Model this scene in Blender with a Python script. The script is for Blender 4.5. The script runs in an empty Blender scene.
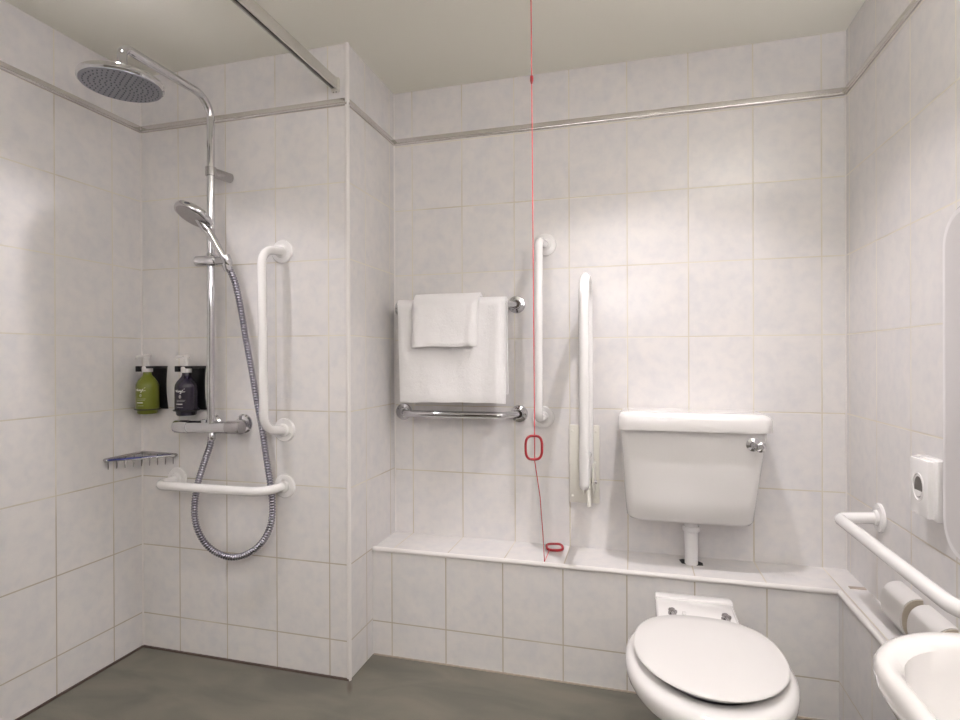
import bpy, bmesh, math, random
from mathutils import Vector, Matrix, noise
random.seed(4)
C = bpy.context.scene
COL = C.collection
PI = math.pi
UX, UP, UZ, UP2 = -.35, 25.5, 1.38, 29
V = Vector

# ------------------------------------------------------------------ dimensions
XL, YS, XP, YB, XR = -1.7363, 1.6496, -0.8994, 2.0161, 0.6448
YF, XF, ZL, ZC = 1.8196, 0.5613, 0.3775, 2.0771
YN = -1.15            # wall behind the camera
ZT = 1.887            # metal strip
CAMH = 1.0466

# ------------------------------------------------------------------ materials
def new_mat(name):
    m = bpy.data.materials.new(name); m.use_nodes = True
    nt = m.node_tree; b = nt.nodes['Principled BSDF']
    return m, nt, b
def sset(b, **k):
    for a, v in k.items():
        a = a.replace('_', ' ')
        if a in b.inputs: b.inputs[a].default_value = v
def plain(name, col, rough=.4, metal=0, bump=0, bscale=60, var=0.0, coat=0, sheen=0, sub=0):
    m, nt, b = new_mat(name)
    sset(b, Roughness=rough, Metallic=metal)
    b.inputs['Base Color'].default_value = (*col, 1)
    if coat: b.inputs['Coat Weight'].default_value = coat; b.inputs['Coat Roughness'].default_value = .05
    if sheen: b.inputs['Sheen Weight'].default_value = sheen
    n = nt.nodes.new('ShaderNodeTexNoise'); n.inputs['Scale'].default_value = bscale; n.inputs['Detail'].default_value = 4
    tc = nt.nodes.new('ShaderNodeTexCoord'); nt.links.new(tc.outputs['Object'], n.inputs['Vector'])
    if var:
        mx = nt.nodes.new('ShaderNodeMix'); mx.data_type = 'RGBA'
        mx.inputs[6].default_value = (*[c*(1-var) for c in col], 1); mx.inputs[7].default_value = (*[min(1, c*(1+var)) for c in col], 1)
        nt.links.new(n.outputs['Fac'], mx.inputs[0]); nt.links.new(mx.outputs[2], b.inputs['Base Color'])
    if bump:
        bp = nt.nodes.new('ShaderNodeBump'); bp.inputs['Strength'].default_value = bump; bp.inputs['Distance'].default_value = .002
        nt.links.new(n.outputs['Fac'], bp.inputs['Height']); nt.links.new(bp.outputs['Normal'], b.inputs['Normal'])
    return m

def tile_mat(name, ua, va, u0, v0, w=.2, h=.25, seed=0.0, grout=(.52, .46, .38)):
    """glazed wall tile on a grid: u along axis ua, v along axis va, lines at u0 + k*w and v0 + k*h"""
    m, nt, b = new_mat(name)
    N, Lk = nt.nodes, nt.links
    geo = N.new('ShaderNodeNewGeometry'); sep = N.new('ShaderNodeSeparateXYZ'); Lk.new(geo.outputs['Position'], sep.inputs[0])
    def coord(ax, off):
        a = N.new('ShaderNodeMath'); a.operation = 'SUBTRACT'; a.inputs[1].default_value = off
        if ax is None: a.inputs[0].default_value = .1
        else: Lk.new(sep.outputs[ax], a.inputs[0])
        return a.outputs[0]
    cmb = N.new('ShaderNodeCombineXYZ')
    Lk.new(coord(ua, u0 - 20*w), cmb.inputs[0]); Lk.new(coord(va, v0 - 20*h if va is not None else 0.0), cmb.inputs[1])
    br = N.new('ShaderNodeTexBrick'); br.offset = 0; br.squash = 1
    for k, v in (('Scale', 1), ('Mortar Size', .0027), ('Mortar Smooth', .55), ('Bias', 0), ('Brick Width', w), ('Row Height', h)):
        br.inputs[k].default_value = v
    br.inputs['Color1'].default_value = (0, 0, 0, 1); br.inputs['Color2'].default_value = (1, 1, 1, 1); br.inputs['Mortar'].default_value = (.5, .5, .5, 1)
    Lk.new(cmb.outputs[0], br.inputs['Vector'])
    # each tile shifts the cloudy pattern
    add = N.new('ShaderNodeVectorMath'); add.operation = 'MULTIPLY_ADD'
    Lk.new(br.outputs['Color'], add.inputs[0]); add.inputs[1].default_value = (7, 5, 3); Lk.new(geo.outputs['Position'], add.inputs[2])
    n1 = N.new('ShaderNodeTexNoise'); n1.inputs['Scale'].default_value = 9; n1.inputs['Detail'].default_value = 5; n1.inputs['Distortion'].default_value = .9
    Lk.new(add.outputs[0], n1.inputs['Vector'])
    n2 = N.new('ShaderNodeTexNoise'); n2.inputs['Scale'].default_value = 32; n2.inputs['Detail'].default_value = 4
    Lk.new(add.outputs[0], n2.inputs['Vector'])
    r1 = N.new('ShaderNodeValToRGB'); r1.color_ramp.elements[0].position = .38; r1.color_ramp.elements[1].position = .62
    r1.color_ramp.elements[0].color = (.785, .765, .762, 1); r1.color_ramp.elements[1].color = (.82, .79, .775, 1)
    Lk.new(n1.outputs['Fac'], r1.inputs[0])
    r2 = N.new('ShaderNodeValToRGB'); r2.color_ramp.elements[0].position = .42; r2.color_ramp.elements[1].position = .68
    r2.color_ramp.elements[0].color = (1, 1, 1, 1); r2.color_ramp.elements[1].color = (.945, .952, .968, 1)
    Lk.new(n2.outputs['Fac'], r2.inputs[0])
    mul = N.new('ShaderNodeMix'); mul.data_type = 'RGBA'; mul.blend_type = 'MULTIPLY'; mul.inputs[0].default_value = 1
    Lk.new(r1.outputs[0], mul.inputs[6]); Lk.new(r2.outputs[0], mul.inputs[7])
    # grout: beige, patchy
    n3 = N.new('ShaderNodeTexNoise'); n3.inputs['Scale'].default_value = 4; Lk.new(geo.outputs['Position'], n3.inputs['Vector'])
    rg = N.new('ShaderNodeValToRGB'); rg.color_ramp.elements[0].position = .35; rg.color_ramp.elements[1].position = .65
    rg.color_ramp.elements[0].color = (*grout, 1); rg.color_ramp.elements[1].color = (.76, .72, .63, 1)
    # the joints are dirtier near the floor
    zr = N.new('ShaderNodeMapRange'); zr.inputs['From Min'].default_value = .1; zr.inputs['From Max'].default_value = 1.1; zr.inputs['To Min'].default_value = -.22; zr.inputs['To Max'].default_value = .14
    Lk.new(sep.outputs[2], zr.inputs['Value']); za = N.new('ShaderNodeMath'); za.operation = 'ADD'
    Lk.new(n3.outputs['Fac'], za.inputs[0]); Lk.new(zr.outputs[0], za.inputs[1]); Lk.new(za.outputs[0], rg.inputs[0])
    mg = N.new('ShaderNodeMix'); mg.data_type = 'RGBA'
    Lk.new(br.outputs['Fac'], mg.inputs[0]); Lk.new(mul.outputs[2], mg.inputs[6]); Lk.new(rg.outputs[0], mg.inputs[7])
    Lk.new(mg.outputs[2], b.inputs['Base Color'])
    b.inputs['Specular IOR Level'].default_value = .35
    mr = N.new('ShaderNodeMapRange'); mr.inputs['To Min'].default_value = .13; mr.inputs['To Max'].default_value = .8
    Lk.new(br.outputs['Fac'], mr.inputs['Value']); Lk.new(mr.outputs[0], b.inputs['Roughness'])
    bp = N.new('ShaderNodeBump'); bp.inputs['Strength'].default_value = .35; bp.inputs['Distance'].default_value = .0012; bp.invert = True
    Lk.new(br.outputs['Fac'], bp.inputs['Height'])
    bp2 = N.new('ShaderNodeBump'); bp2.inputs['Strength'].default_value = .03; bp2.inputs['Distance'].default_value = .004
    Lk.new(n1.outputs['Fac'], bp2.inputs['Height']); Lk.new(bp.outputs['Normal'], bp2.inputs['Normal'])
    Lk.new(bp2.outputs['Normal'], b.inputs['Normal'])
    return m

T_left = tile_mat('tile_left', 1, 2, 1.5312, .1255)
T_shower = tile_mat('tile_shower', 0, 2, -1.5712, .1255)
T_pier = tile_mat('tile_pier', 1, 2, 1.773, .1255)
T_back = tile_mat('tile_back', 0, 2, -.824, .120, grout=(.60, .54, .44))
T_right = tile_mat('tile_right', 1, 2, 1.7876, .120, grout=(.62, .56, .48))
T_lf = tile_mat('tile_ledge_front', 0, 2, -.8259, .1196)
T_lt = tile_mat('tile_ledge_top', 0, None, -.824, 0)
T_ls = tile_mat('tile_ledge_side', 1, 2, 1.7876, .1196)
T_lst = tile_mat('tile_ledge_side_top', 1, None, 1.7876, 0)
T_front = tile_mat('tile_front', 0, 2, 0, .12)

M_ceil = plain('ceiling_paint', (.92, .905, .81), .9, bump=.05, bscale=200)
M_metaltrim = plain('strip_metal', (.68, .655, .63), .18, .75)
M_bead = plain('bead_plastic', (.82, .79, .77), .3)
M_seal = plain('seal_brown', (.10, .07, .06), .6)
M_white = plain('white_coated_steel', (.90, .885, .88), .22, coat=.5)
M_ceramic = plain('white_ceramic', (.83, .81, .80), .12, coat=.6)
M_seat = plain('seat_plastic', (.745, .725, .712), .25)
M_cream = plain('cream_plastic', (.79, .77, .70), .35)
M_pvc = plain('white_pvc', (.82, .81, .81), .35)
M_chrome = plain('chrome', (.64, .64, .66), .07, 1)
M_satin = plain('satin_chrome', (.48, .465, .47), .25, 1)
M_hose = plain('hose_steel', (.36, .35, .40), .24, 1)
M_dark = plain('dark_gap', (.03, .03, .03), .8)
M_black = plain('black_plastic', (.012, .012, .014), .35)
M_red = plain('red_plastic', (.36, .014, .022), .35)
M_cord = plain('red_cord', (.72, .07, .09), .6)
M_green = plain('olive_bottle', (.135, .155, .012), .28)
M_purple = plain('plum_bottle', (.014, .010, .024), .25)
M_ink = plain('pale_print', (.75, .75, .72), .5)
M_pump = plain('pump_white', (.78, .76, .75), .35)
M_panel = plain('panel_plastic_shaded', (.64, .615, .62), .3)  # face greyed in its colour for the grazing light on it
M_bevel = plain('panel_rim_plastic', (.84, .82, .83), .2)
M_spray = plain('spray_plate', (.30, .31, .35), .35, .6)
M_nozzle = plain('nozzle_rubber', (.12, .125, .15), .6)
M_blue = plain('blue_film', (.05, .07, .35), .2, .6)
M_chip = plain('chip_brown', (.45, .38, .32), .7)

def towel_mat():
    m, nt, b = new_mat('terry_cotton')
    b.inputs['Base Color'].default_value = (.93, .915, .918, 1); b.inputs['Roughness'].default_value = .95
    b.inputs['Sheen Weight'].default_value = .3
    tc = nt.nodes.new('ShaderNodeTexCoord')
    n = nt.nodes.new('ShaderNodeTexNoise'); n.inputs['Scale'].default_value = 320; n.inputs['Detail'].default_value = 3
    n2 = nt.nodes.new('ShaderNodeTexNoise'); n2.inputs['Scale'].default_value = 22
    mp = nt.nodes.new('ShaderNodeMapping'); mp.inputs['Scale'].default_value = (1, 1, .5)
    nt.links.new(tc.outputs['Object'], mp.inputs[0]); nt.links.new(mp.outputs[0], n.inputs['Vector']); nt.links.new(tc.outputs['Object'], n2.inputs['Vector'])
    b1 = nt.nodes.new('ShaderNodeBump'); b1.inputs['Strength'].default_value = .6; b1.inputs['Distance'].default_value = .002
    b2 = nt.nodes.new('ShaderNodeBump'); b2.inputs['Strength'].default_value = .35; b2.inputs['Distance'].default_value = .008
    nt.links.new(n.outputs['Fac'], b1.inputs['Height']); nt.links.new(n2.outputs['Fac'], b2.inputs['Height'])
    nt.links.new(b2.outputs['Normal'], b1.inputs['Normal']); nt.links.new(b1.outputs['Normal'], b.inputs['Normal'])
    return m
M_towel = towel_mat()

def floor_mat():
    m, nt, b = new_mat('safety_vinyl'); N, Lk = nt.nodes, nt.links
    geo = N.new('ShaderNodeNewGeometry')
    a = N.new('ShaderNodeTexNoise'); a.inputs['Scale'].default_value = 5; a.inputs['Detail'].default_value = 6; a.inputs['Distortion'].default_value = .6
    mp = N.new('ShaderNodeMapping'); mp.inputs['Scale'].default_value = (.7, 1.8, 1); mp.inputs['Rotation'].default_value = (0, 0, .35)
    Lk.new(geo.outputs['Position'], mp.inputs[0]); Lk.new(mp.outputs[0], a.inputs['Vector'])
    r = N.new('ShaderNodeValToRGB'); e = r.color_ramp.elements
    e[0].position = .33; e[0].color = (.135, .128, .106, 1); e[1].position = .66; e[1].color = (.205, .188, .152, 1)
    x = r.color_ramp.elements.new(.5); x.color = (.172, .163, .132, 1)
    Lk.new(a.outputs['Fac'], r.inputs[0])
    s = N.new('ShaderNodeTexNoise'); s.inputs['Scale'].default_value = 400; s.inputs['Detail'].default_value = 2; Lk.new(geo.outputs['Position'], s.inputs['Vector'])
    rs = N.new('ShaderNodeValToRGB'); rs.color_ramp.elements[0].position = .35; rs.color_ramp.elements[1].position = .7
    rs.color_ramp.elements[0].color = (.86, .86, .86, 1); rs.color_ramp.elements[1].color = (1.0, 1.0, 1.0, 1); Lk.new(s.outputs['Fac'], rs.inputs[0])
    mul = N.new('ShaderNodeMix'); mul.data_type = 'RGBA'; mul.blend_type = 'MULTIPLY'; mul.inputs[0].default_value = 1
    Lk.new(r.outputs[0], mul.inputs[6]); Lk.new(rs.outputs[0], mul.inputs[7])
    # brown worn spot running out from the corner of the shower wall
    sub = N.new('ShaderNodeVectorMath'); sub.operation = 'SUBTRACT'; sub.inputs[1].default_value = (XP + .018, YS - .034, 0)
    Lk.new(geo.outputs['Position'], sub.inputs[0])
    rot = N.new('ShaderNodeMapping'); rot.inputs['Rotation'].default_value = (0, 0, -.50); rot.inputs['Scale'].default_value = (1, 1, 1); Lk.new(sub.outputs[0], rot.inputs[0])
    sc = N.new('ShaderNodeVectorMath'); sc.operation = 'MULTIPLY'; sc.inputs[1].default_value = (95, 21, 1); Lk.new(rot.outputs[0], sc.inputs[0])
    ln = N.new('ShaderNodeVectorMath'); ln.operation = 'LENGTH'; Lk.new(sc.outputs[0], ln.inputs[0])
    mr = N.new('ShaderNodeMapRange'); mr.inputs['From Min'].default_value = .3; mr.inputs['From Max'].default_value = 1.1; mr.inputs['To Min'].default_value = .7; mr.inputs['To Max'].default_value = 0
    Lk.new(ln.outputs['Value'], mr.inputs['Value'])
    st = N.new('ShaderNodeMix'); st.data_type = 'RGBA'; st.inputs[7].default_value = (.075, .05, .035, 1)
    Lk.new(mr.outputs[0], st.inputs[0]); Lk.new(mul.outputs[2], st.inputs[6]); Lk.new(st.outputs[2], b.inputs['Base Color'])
    b.inputs['Roughness'].default_value = .55
    bp = N.new('ShaderNodeBump'); bp.inputs['Strength'].default_value = .15; bp.inputs['Distance'].default_value = .001
    Lk.new(s.outputs['Fac'], bp.inputs['Height']); Lk.new(bp.outputs['Normal'], b.inputs['Normal'])
    return m
M_floor = floor_mat()

# ------------------------------------------------------------------ mesh helpers (all in world coordinates)
def finish(bm, ang=38):
    bmesh.ops.remove_doubles(bm, verts=bm.verts, dist=1e-6)
    bmesh.ops.recalc_face_normals(bm, faces=bm.faces)
    for f in bm.faces: f.smooth = True
    for e in bm.edges:
        if len(e.link_faces) == 2 and e.calc_face_angle(0) > math.radians(ang): e.smooth = False

def obj(name, bm, mat, parent=None, origin=None, ang=38):
    finish(bm, ang)
    me = bpy.data.meshes.new(name)
    if parent is not None: off = parent_base(parent)
    elif origin is not None: off = V(origin)
    else:
        xs = [v.co for v in bm.verts]
        off = V(((min(c.x for c in xs)+max(c.x for c in xs))/2, (min(c.y for c in xs)+max(c.y for c in xs))/2, min(c.z for c in xs)))
    for v in bm.verts: v.co -= off
    bm.to_mesh(me); bm.free()
    for m in (mat if isinstance(mat, (list, tuple)) else [mat]): me.materials.append(m)
    o = bpy.data.objects.new(name, me); COL.objects.link(o)
    if parent is not None: o.parent = parent; o.location = (0, 0, 0)
    else: o.location = off
    return o
def parent_base(p):
    b = V((0, 0, 0))
    while p is not None: b += V(p.location); p = p.parent
    return b
def thing(name, label, cat, loc, group=None):
    o = bpy.data.objects.new(name, None); COL.objects.link(o); o.location = loc; o.empty_display_size = .05
    o['label'] = label; o['category'] = cat
    if group: o['group'] = group
    return o
def tag(o, label, cat, group=None):
    o['label'] = label; o['category'] = cat
    if group: o['group'] = group
    return o
def struct(name, bm, mat, label=None):
    o = obj(name, bm, mat, origin=(0, 0, 0)); o['kind'] = 'structure'
    if label: o['label'] = label
    return o

def box(bm, lo, hi, bev=0, seg=2):
    r = bmesh.ops.create_cube(bm, size=1)
    vs = r['verts']
    for v in vs:
        v.co = V([(lo[i]+hi[i])/2 + v.co[i]*(hi[i]-lo[i]) for i in range(3)])
    if bev:
        es = list({e for v in vs for e in v.link_edges})
        bmesh.ops.bevel(bm, geom=es, offset=bev, segments=seg, affect='EDGES', profile=.5)
    return bm
def BX(lo, hi, bev=0, seg=2): return box(bmesh.new(), lo, hi, bev, seg)

def fillet(pts, r, n=7):
    """round the inner corners of a polyline; r is one radius or one per corner"""
    pts = [V(p) for p in pts]; out = [pts[0]]
    for i in range(1, len(pts)-1):
        rr = r[i-1] if isinstance(r, (list, tuple)) else r
        a, b, c = pts[i-1], pts[i], pts[i+1]
        d1 = (a-b).normalized(); d2 = (c-b).normalized()
        th = d1.angle(d2)
        if rr <= 0 or th > 3.1: out.append(b); continue
        t = min(rr/math.tan(th/2), (a-b).length*.49 if i > 1 else (a-b).length*.98, (c-b).length*.49 if i < len(pts)-2 else (c-b).length*.98)
        rr = t*math.tan(th/2)
        ctr = b + (d1+d2).normalized()*(rr/math.sin(th/2))
        s = b+d1*t-ctr; e = b+d2*t-ctr; tot = s.angle(e); ax = s.cross(e).normalized()
        for k in range(n+1): out.append(ctr + Matrix.Rotation(tot*k/n, 3, ax) @ s)
    out.append(pts[-1]); return out
def smooth_curve(pts, per=8):
    """Catmull-Rom through the points"""
    pts = [V(p) for p in pts]; P = [pts[0]*2-pts[1]] + pts + [pts[-1]*2-pts[-2]]; out = []
    for i in range(1, len(P)-2):
        p0, p1, p2, p3 = P[i-1:i+3]
        for k in range(per):
            t = k/per
            out.append(.5*((2*p1)+(p2-p0)*t+(2*p0-5*p1+4*p2-p3)*t*t+(3*p1-p0-3*p2+p3)*t**3))
    out.append(pts[-1]); return out
def resample(pts, step):
    out = [pts[0]]; acc = 0
    for a, b in zip(pts, pts[1:]):
        L = (b-a).length; d = step-acc
        while d <= L: out.append(a+(b-a)*(d/L)); d += step
        acc = L-(d-step)
    if (out[-1]-pts[-1]).length > 1e-5: out.append(pts[-1])
    return out
def tube(bm, pts, r, n=14, caps=True, flat=1.0, closed=False):
    pts = [V(p) for p in pts]; q = [pts[0]]
    for p in pts[1:]:
        if (p-q[-1]).length > 1e-6: q.append(p)
    pts = q
    m = len(pts); rings = []
    t0 = (pts[1]-pts[0]).normalized()
    if closed: t0 = (pts[1]-pts[-1]).normalized()
    up = V((0, 0, 1)) if abs(t0.z) < .9 else V((1, 0, 0))
    nrm = (up - t0*up.dot(t0)).normalized(); prev = t0
    for i in range(m):
        if closed: t = (pts[(i+1) % m]-pts[i-1]).normalized()
        elif i == 0: t = t0
        elif i == m-1: t = (pts[-1]-pts[-2]).normalized()
        else: t = ((pts[i+1]-pts[i]).normalized()+(pts[i]-pts[i-1]).normalized()).normalized()
        ax = prev.cross(t)
        if ax.length > 1e-9: nrm = Matrix.Rotation(prev.angle(t), 3, ax.normalized()) @ nrm
        nrm = (nrm - t*nrm.dot(t)).normalized(); bi = t.cross(nrm); prev = t
        rr = r(i/(m-1), i) if callable(r) else r
        rings.append([bm.verts.new(pts[i]+(nrm*math.cos(a)+bi*math.sin(a)*flat)*rr) for a in [2*PI*k/n for k in range(n)]])
    rng = range(m) if closed else range(m-1)
    for i in rng:
        A, B = rings[i], rings[(i+1) % m]
        for k in range(n): bm.faces.new((A[k], A[(k+1) % n], B[(k+1) % n], B[k]))
    if caps and not closed:
        bm.faces.new(rings[0][::-1]); bm.faces.new(rings[-1])
    return bm
def TB(pts, r, **k): return tube(bmesh.new(), pts, r, **k)

def lathe(bm, prof, center, axis=(0, 0, 1), n=32):
    """prof: list of (radius, height along axis)"""
    ax = V(axis).normalized(); up = V((0, 0, 1)) if abs(ax.z) < .9 else V((1, 0, 0))
    u = (up-ax*up.dot(ax)).normalized(); w = ax.cross(u); c = V(center); rings = []
    for r, h in prof:
        if r < 1e-6: rings.append([bm.verts.new(c+ax*h)])
        else: rings.append([bm.verts.new(c+ax*h+(u*math.cos(2*PI*k/n)+w*math.sin(2*PI*k/n))*r) for k in range(n)])
    for A, B in zip(rings, rings[1:]):
        if len(A) == 1 and len(B) == 1: continue
        for k in range(n):
            k2 = (k+1) % n
            if len(A) == 1: bm.faces.new((A[0], B[k2], B[k]))
            elif len(B) == 1: bm.faces.new((A[k], A[k2], B[0]))
            else: bm.faces.new((A[k], A[k2], B[k2], B[k]))
    if len(rings[0]) > 1: bm.faces.new(rings[0][::-1])
    if len(rings[-1]) > 1: bm.faces.new(rings[-1])
    return bm
def LA(prof, c, axis=(0, 0, 1), n=32): return lathe(bmesh.new(), prof, c, axis, n)

def loft(bm, rings, cap0=True, cap1=True):
    R = [[bm.verts.new(p) for p in r] for r in rings]; n = len(R[0])
    for A, B in zip(R, R[1:]):
        for k in range(n): bm.faces.new((A[k], A[(k+1) % n], B[(k+1) % n], B[k]))
    if cap0: bm.faces.new(R[0][::-1])
    if cap1: bm.faces.new(R[-1])
    return bm
def rrect(x0, x1, y0, y1, r, z, n=6, bow=0.0):
    """rounded rectangle outline (counter-clockwise); bow pushes the y0 side outwards in the middle"""
    out = []
    for cx, cy, a0 in ((x1-r, y0+r, -PI/2), (x1-r, y1-r, 0), (x0+r, y1-r, PI/2), (x0+r, y0+r, PI)):
        for k in range(n+1):
            a = a0+PI/2*k/n; out.append(V((cx+r*math.cos(a), cy+r*math.sin(a), z)))
    front = [V((x0+r+(x1-x0-2*r)*k/8, y0, z)) for k in range(1, 8)]
    out += front
    xm, hw = (x0+x1)/2, (x1-x0)/2
    if bow:
        for p in out:
            if p.y < (y0+y1)/2: p.y -= bow*max(0, 1-((p.x-xm)/hw)**2)
    return out
def prism(bm, poly, d):
    """extrude polygon (list of Vectors) by vector d"""
    a = [bm.verts.new(p) for p in poly]; b = [bm.verts.new(V(p)+V(d)) for p in poly]; n = len(a)
    bm.faces.new(a[::-1]); bm.faces.new(b)
    for k in range(n): bm.faces.new((a[k], a[(k+1) % n], b[(k+1) % n], b[k]))
    return bm

# ------------------------------------------------------------------ room shell
def shell(name, lo, hi, mats):
    """box whose faces take mats[axis of normal]"""
    bm = BX(lo, hi)
    for f in bm.faces:
        f.normal_update(); n = f.normal; f.material_index = max(range(3), key=lambda i: abs(n[i]))
    return struct(name, bm, mats)
T = .1
shell('floor', (XL-T, YN-T, -.08), (XR+T, YB+T, 0), [M_floor]*3)
shell('ceiling', (XL-T, YN-T, ZC), (XR+T, YB+T, ZC+.08), [M_ceil]*3)
shell('wall_left', (XL-T, YN, 0), (XL, YS+.2, ZC), [T_left, T_front, M_ceil])
shell('wall_shower', (XL, YS, 0), (XP, YB+T, ZC), [T_pier, T_shower, M_ceil])
shell('wall_back', (XP, YB, 0), (XR+T, YB+T, ZC), [T_right, T_back, M_ceil])
shell('wall_right', (XR, YN, 0), (XR+T, YB, ZC), [T_right, T_front, M_ceil])
shell('wall_front', (XL-T, YN-T, 0), (XR+T, YN, ZC), [T_right, T_front, M_ceil])
# tiled boxing: long ledge on the back wall and the narrow return on the right wall
bm = bmesh.new()
poly = [(XP, YB), (XP, YF), (XF, YF), (XF, YN), (XR, YN), (XR, YB)]
prism(bm, [V((x, y, 0)) for x, y in poly][::-1], (0, 0, ZL))
bmesh.ops.recalc_face_normals(bm, faces=bm.faces)
for f in bm.faces:
    f.normal_update(); n = f.normal
    f.material_index = 0 if abs(n.y) > .5 else 1 if abs(n.x) > .5 else 2
ledge = struct('wall_ledge', bm, [T_lf, T_ls, T_lt])
# thin dark plate painting the shade of the rough opening around the flush pipe
bm = bmesh.new()
hp = [(.140, 1.972), (.150, 1.980), (.196, 1.976), (.212, 1.958), (.211, 1.934), (.196, 1.930), (.158, 1.934), (.146, 1.938)]
prism(bm, [V((x, y, ZL-.0005)) for x, y in hp], (0, 0, .0012))
cut = obj('pipe_opening_shade', bm, M_dark, ledge)

# unseen door added behind the viewer for dark reflections in the chrome
bm = BX((-1.56, YN-.001, 0), (-1.50, YN+.025, 1.98), .002); box(bm, (-.86, YN-.001, 0), (-.80, YN+.025, 1.98), .002); box(bm, (-1.50, YN-.001, 1.92), (-.86, YN+.025, 1.98), .002)
dr = struct('reflection_door', BX((-1.50, YN-.001, .004), (-.86, YN+.016, 1.92), .001), plain('door_veneer', (.085, .06, .045), .4, var=.3, bscale=6))
obj('door_frame', bm, M_white, dr)
obj('door_handle', tube(bmesh.new(), fillet([(-.93, YN+.016, .95), (-.93, YN+.06, .95), (-1.04, YN+.06, .95)], .012, 4), .008, n=12), M_chrome, dr)

# trims
def strip(name, pts, r0=.010, d=.007):
    """metal tile strip: ribbed profile along a straight run; pts = two points, nrm pointing into the room"""
    (a, b, nrm) = pts; a, b, nrm = V(a), V(b), V(nrm)
    prof = [(0, -.012), (.003, -.012), (.0060, -.0105), (.0075, -.0080), (.0075, -.0055), (.0055, -.0030), (.0030, -.0018), (.0034, .0105), (.0030, .0120), (0, .0125)]
    bm = bmesh.new(); A = [bm.verts.new(a+nrm*p+V((0, 0, q))) for p, q in prof]; B = [bm.verts.new(b+nrm*p+V((0, 0, q))) for p, q in prof]
    for k in range(len(prof)-1): bm.faces.new((A[k], B[k], B[k+1], A[k+1]))
    bm.faces.new(A); bm.faces.new(B[::-1]); bm.faces.new((A[0], A[-1], B[-1], B[0]))
    return struct(name, bm, M_metaltrim)
strip('trim_1', ((XL, YN, ZT), (XL, YS, ZT), (1, 0, 0)))
strip('trim_2', ((XL, YS, ZT), (XP, YS, ZT), (0, -1, 0)))
strip('trim_3', ((XP, YS, ZT), (XP, YB, ZT), (1, 0, 0)))
strip('trim_4', ((XP, YB, ZT), (XR, YB, ZT), (0, -1, 0)))
strip('trim_5', ((XR, YB, ZT), (XR, YN, ZT), (-1, 0, 0)))
struct('trim_6', TB([(XP-.002, YS+.002, 0.0), (XP-.002, YS+.002, ZC)], .0075, n=16), M_bead)       # corner bead
struct('trim_7', TB(fillet([(XP, YF+.003, ZL-.004), (XF+.003, YF+.003, ZL-.004), (XF+.003, YN, ZL-.004)], .004, 3), .0085, n=14), M_bead)  # ledge nosing
struct('trim_8', TB([(XL+.001, YS-.001, .0), (XL+.001, YS-.001, ZC)], .0035, n=8), M_bead)
struct('trim_9', TB([(XP+.001, YB-.001, ZL), (XP+.001, YB-.001, ZC)], .003, n=8), M_bead)
struct('trim_10', TB([(XR-.001, YB-.001, ZL), (XR-.001, YB-.001, ZC)], .003, n=8), M_bead)
bs = .006
struct('baseboard_left', BX((XL, YN, 0), (XL+bs, YS, bs)), M_seal)
struct('baseboard_shower', BX((XL+bs, YS-bs, 0), (XP, YS, bs)), M_seal)
struct('baseboard_back', BX((XP+.004, YF-.004, 0), (XF, YF, .004)), M_chip)

# ------------------------------------------------------------------ wall rails
def flange_prof(R, th=.009): return [(0, -.001), (R, -.001), (R, th*.45), (R*.93, th*.8), (R*.55, th), (R*.50, th*1.6), (R*.44, th*1.8), (0, th*1.8)]
def screws(parent, c, axis, R, mat, n=3, r=.0035, ph=.5, th=.008):
    ax = V(axis); up = V((0, 0, 1)); u = up; w = ax.cross(u)
    for k in range(n):
        a = ph+2*PI*k/n
        obj('screw', LA([(0, 0), (r, 0), (r, .0018), (r*.6, .0026), (0, .0026)], V(c)+ax*th+(u*math.cos(a)+w*math.sin(a))*R*.72, axis, 12), mat, parent)
def wall_rail(name, label, cat, path, rad, mat, flanges, R, fil=.05, group=None, sc=True, base=None):
    t = thing(name, label, cat, base or path[0], group)
    obj('rail_tube', TB(fillet(path, fil, 10), rad, n=20), mat, t)
    for c, ax in flanges:
        f = obj('flange', LA(flange_prof(R), c, ax, 36), mat, t)
        if sc: screws(f, c, ax, R, M_satin if mat is M_chrome else M_white, 3, ph=random.random()*2, th=.0065)
    return t
NY = (0, -1, 0)
wall_rail('grab_rail', 'tall white grab rail upright on the shower wall right of the chrome riser', 'grab rail',
          [(-1.136, YS, 1.411), (-1.152, YS-.10, 1.402), (-1.146, YS-.10, .822), (-1.136, YS, .810)], .0145, M_white,
          [((-1.144, YS, 1.411), NY), ((-1.138, YS, .810), NY)], .040, .05, base=(-1.144, YS, .81), group=None)
wall_rail('grab_rail', 'low horizontal white grab rail in the shower under the mixer bar', 'grab rail',
          [(-1.578, YS, .622), (-1.598, YS-.082, .616), (-1.160, YS-.082, .616), (-1.138, YS, .622)], .0150, M_white,
          [((-1.578, YS, .624), NY), ((-1.138, YS, .621), NY)], .040, [.03, .075], base=(-1.36, YS, .60))
wall_rail('grab_rail', 'upright white grab rail on the back wall behind the red cord', 'grab rail',
          [(-.310, YB, 1.457), (-.316, YB-.11, 1.452), (-.318, YB-.11, .842), (-.319, YB, .836)], .0145, M_white,
          [((-.310, YB, 1.457), NY), ((-.319, YB, .836), NY)], .040, .03, base=(-.31, YB, .84))
wall_rail('grab_rail', 'horizontal white grab rail on the right wall over the toilet roll covers', 'grab rail',
          [(XR, 1.765, .609), (XR-.100, 1.768, .601), (XR-.100, 1.165, .603), (XR, 1.09, .607)], .0155, M_white,
          [((XR, 1.765, .609), (-1, 0, 0)), ((XR, 1.09, .607), (-1, 0, 0))], .040, [.022, .09], base=(XR, 1.43, .57))
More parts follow.
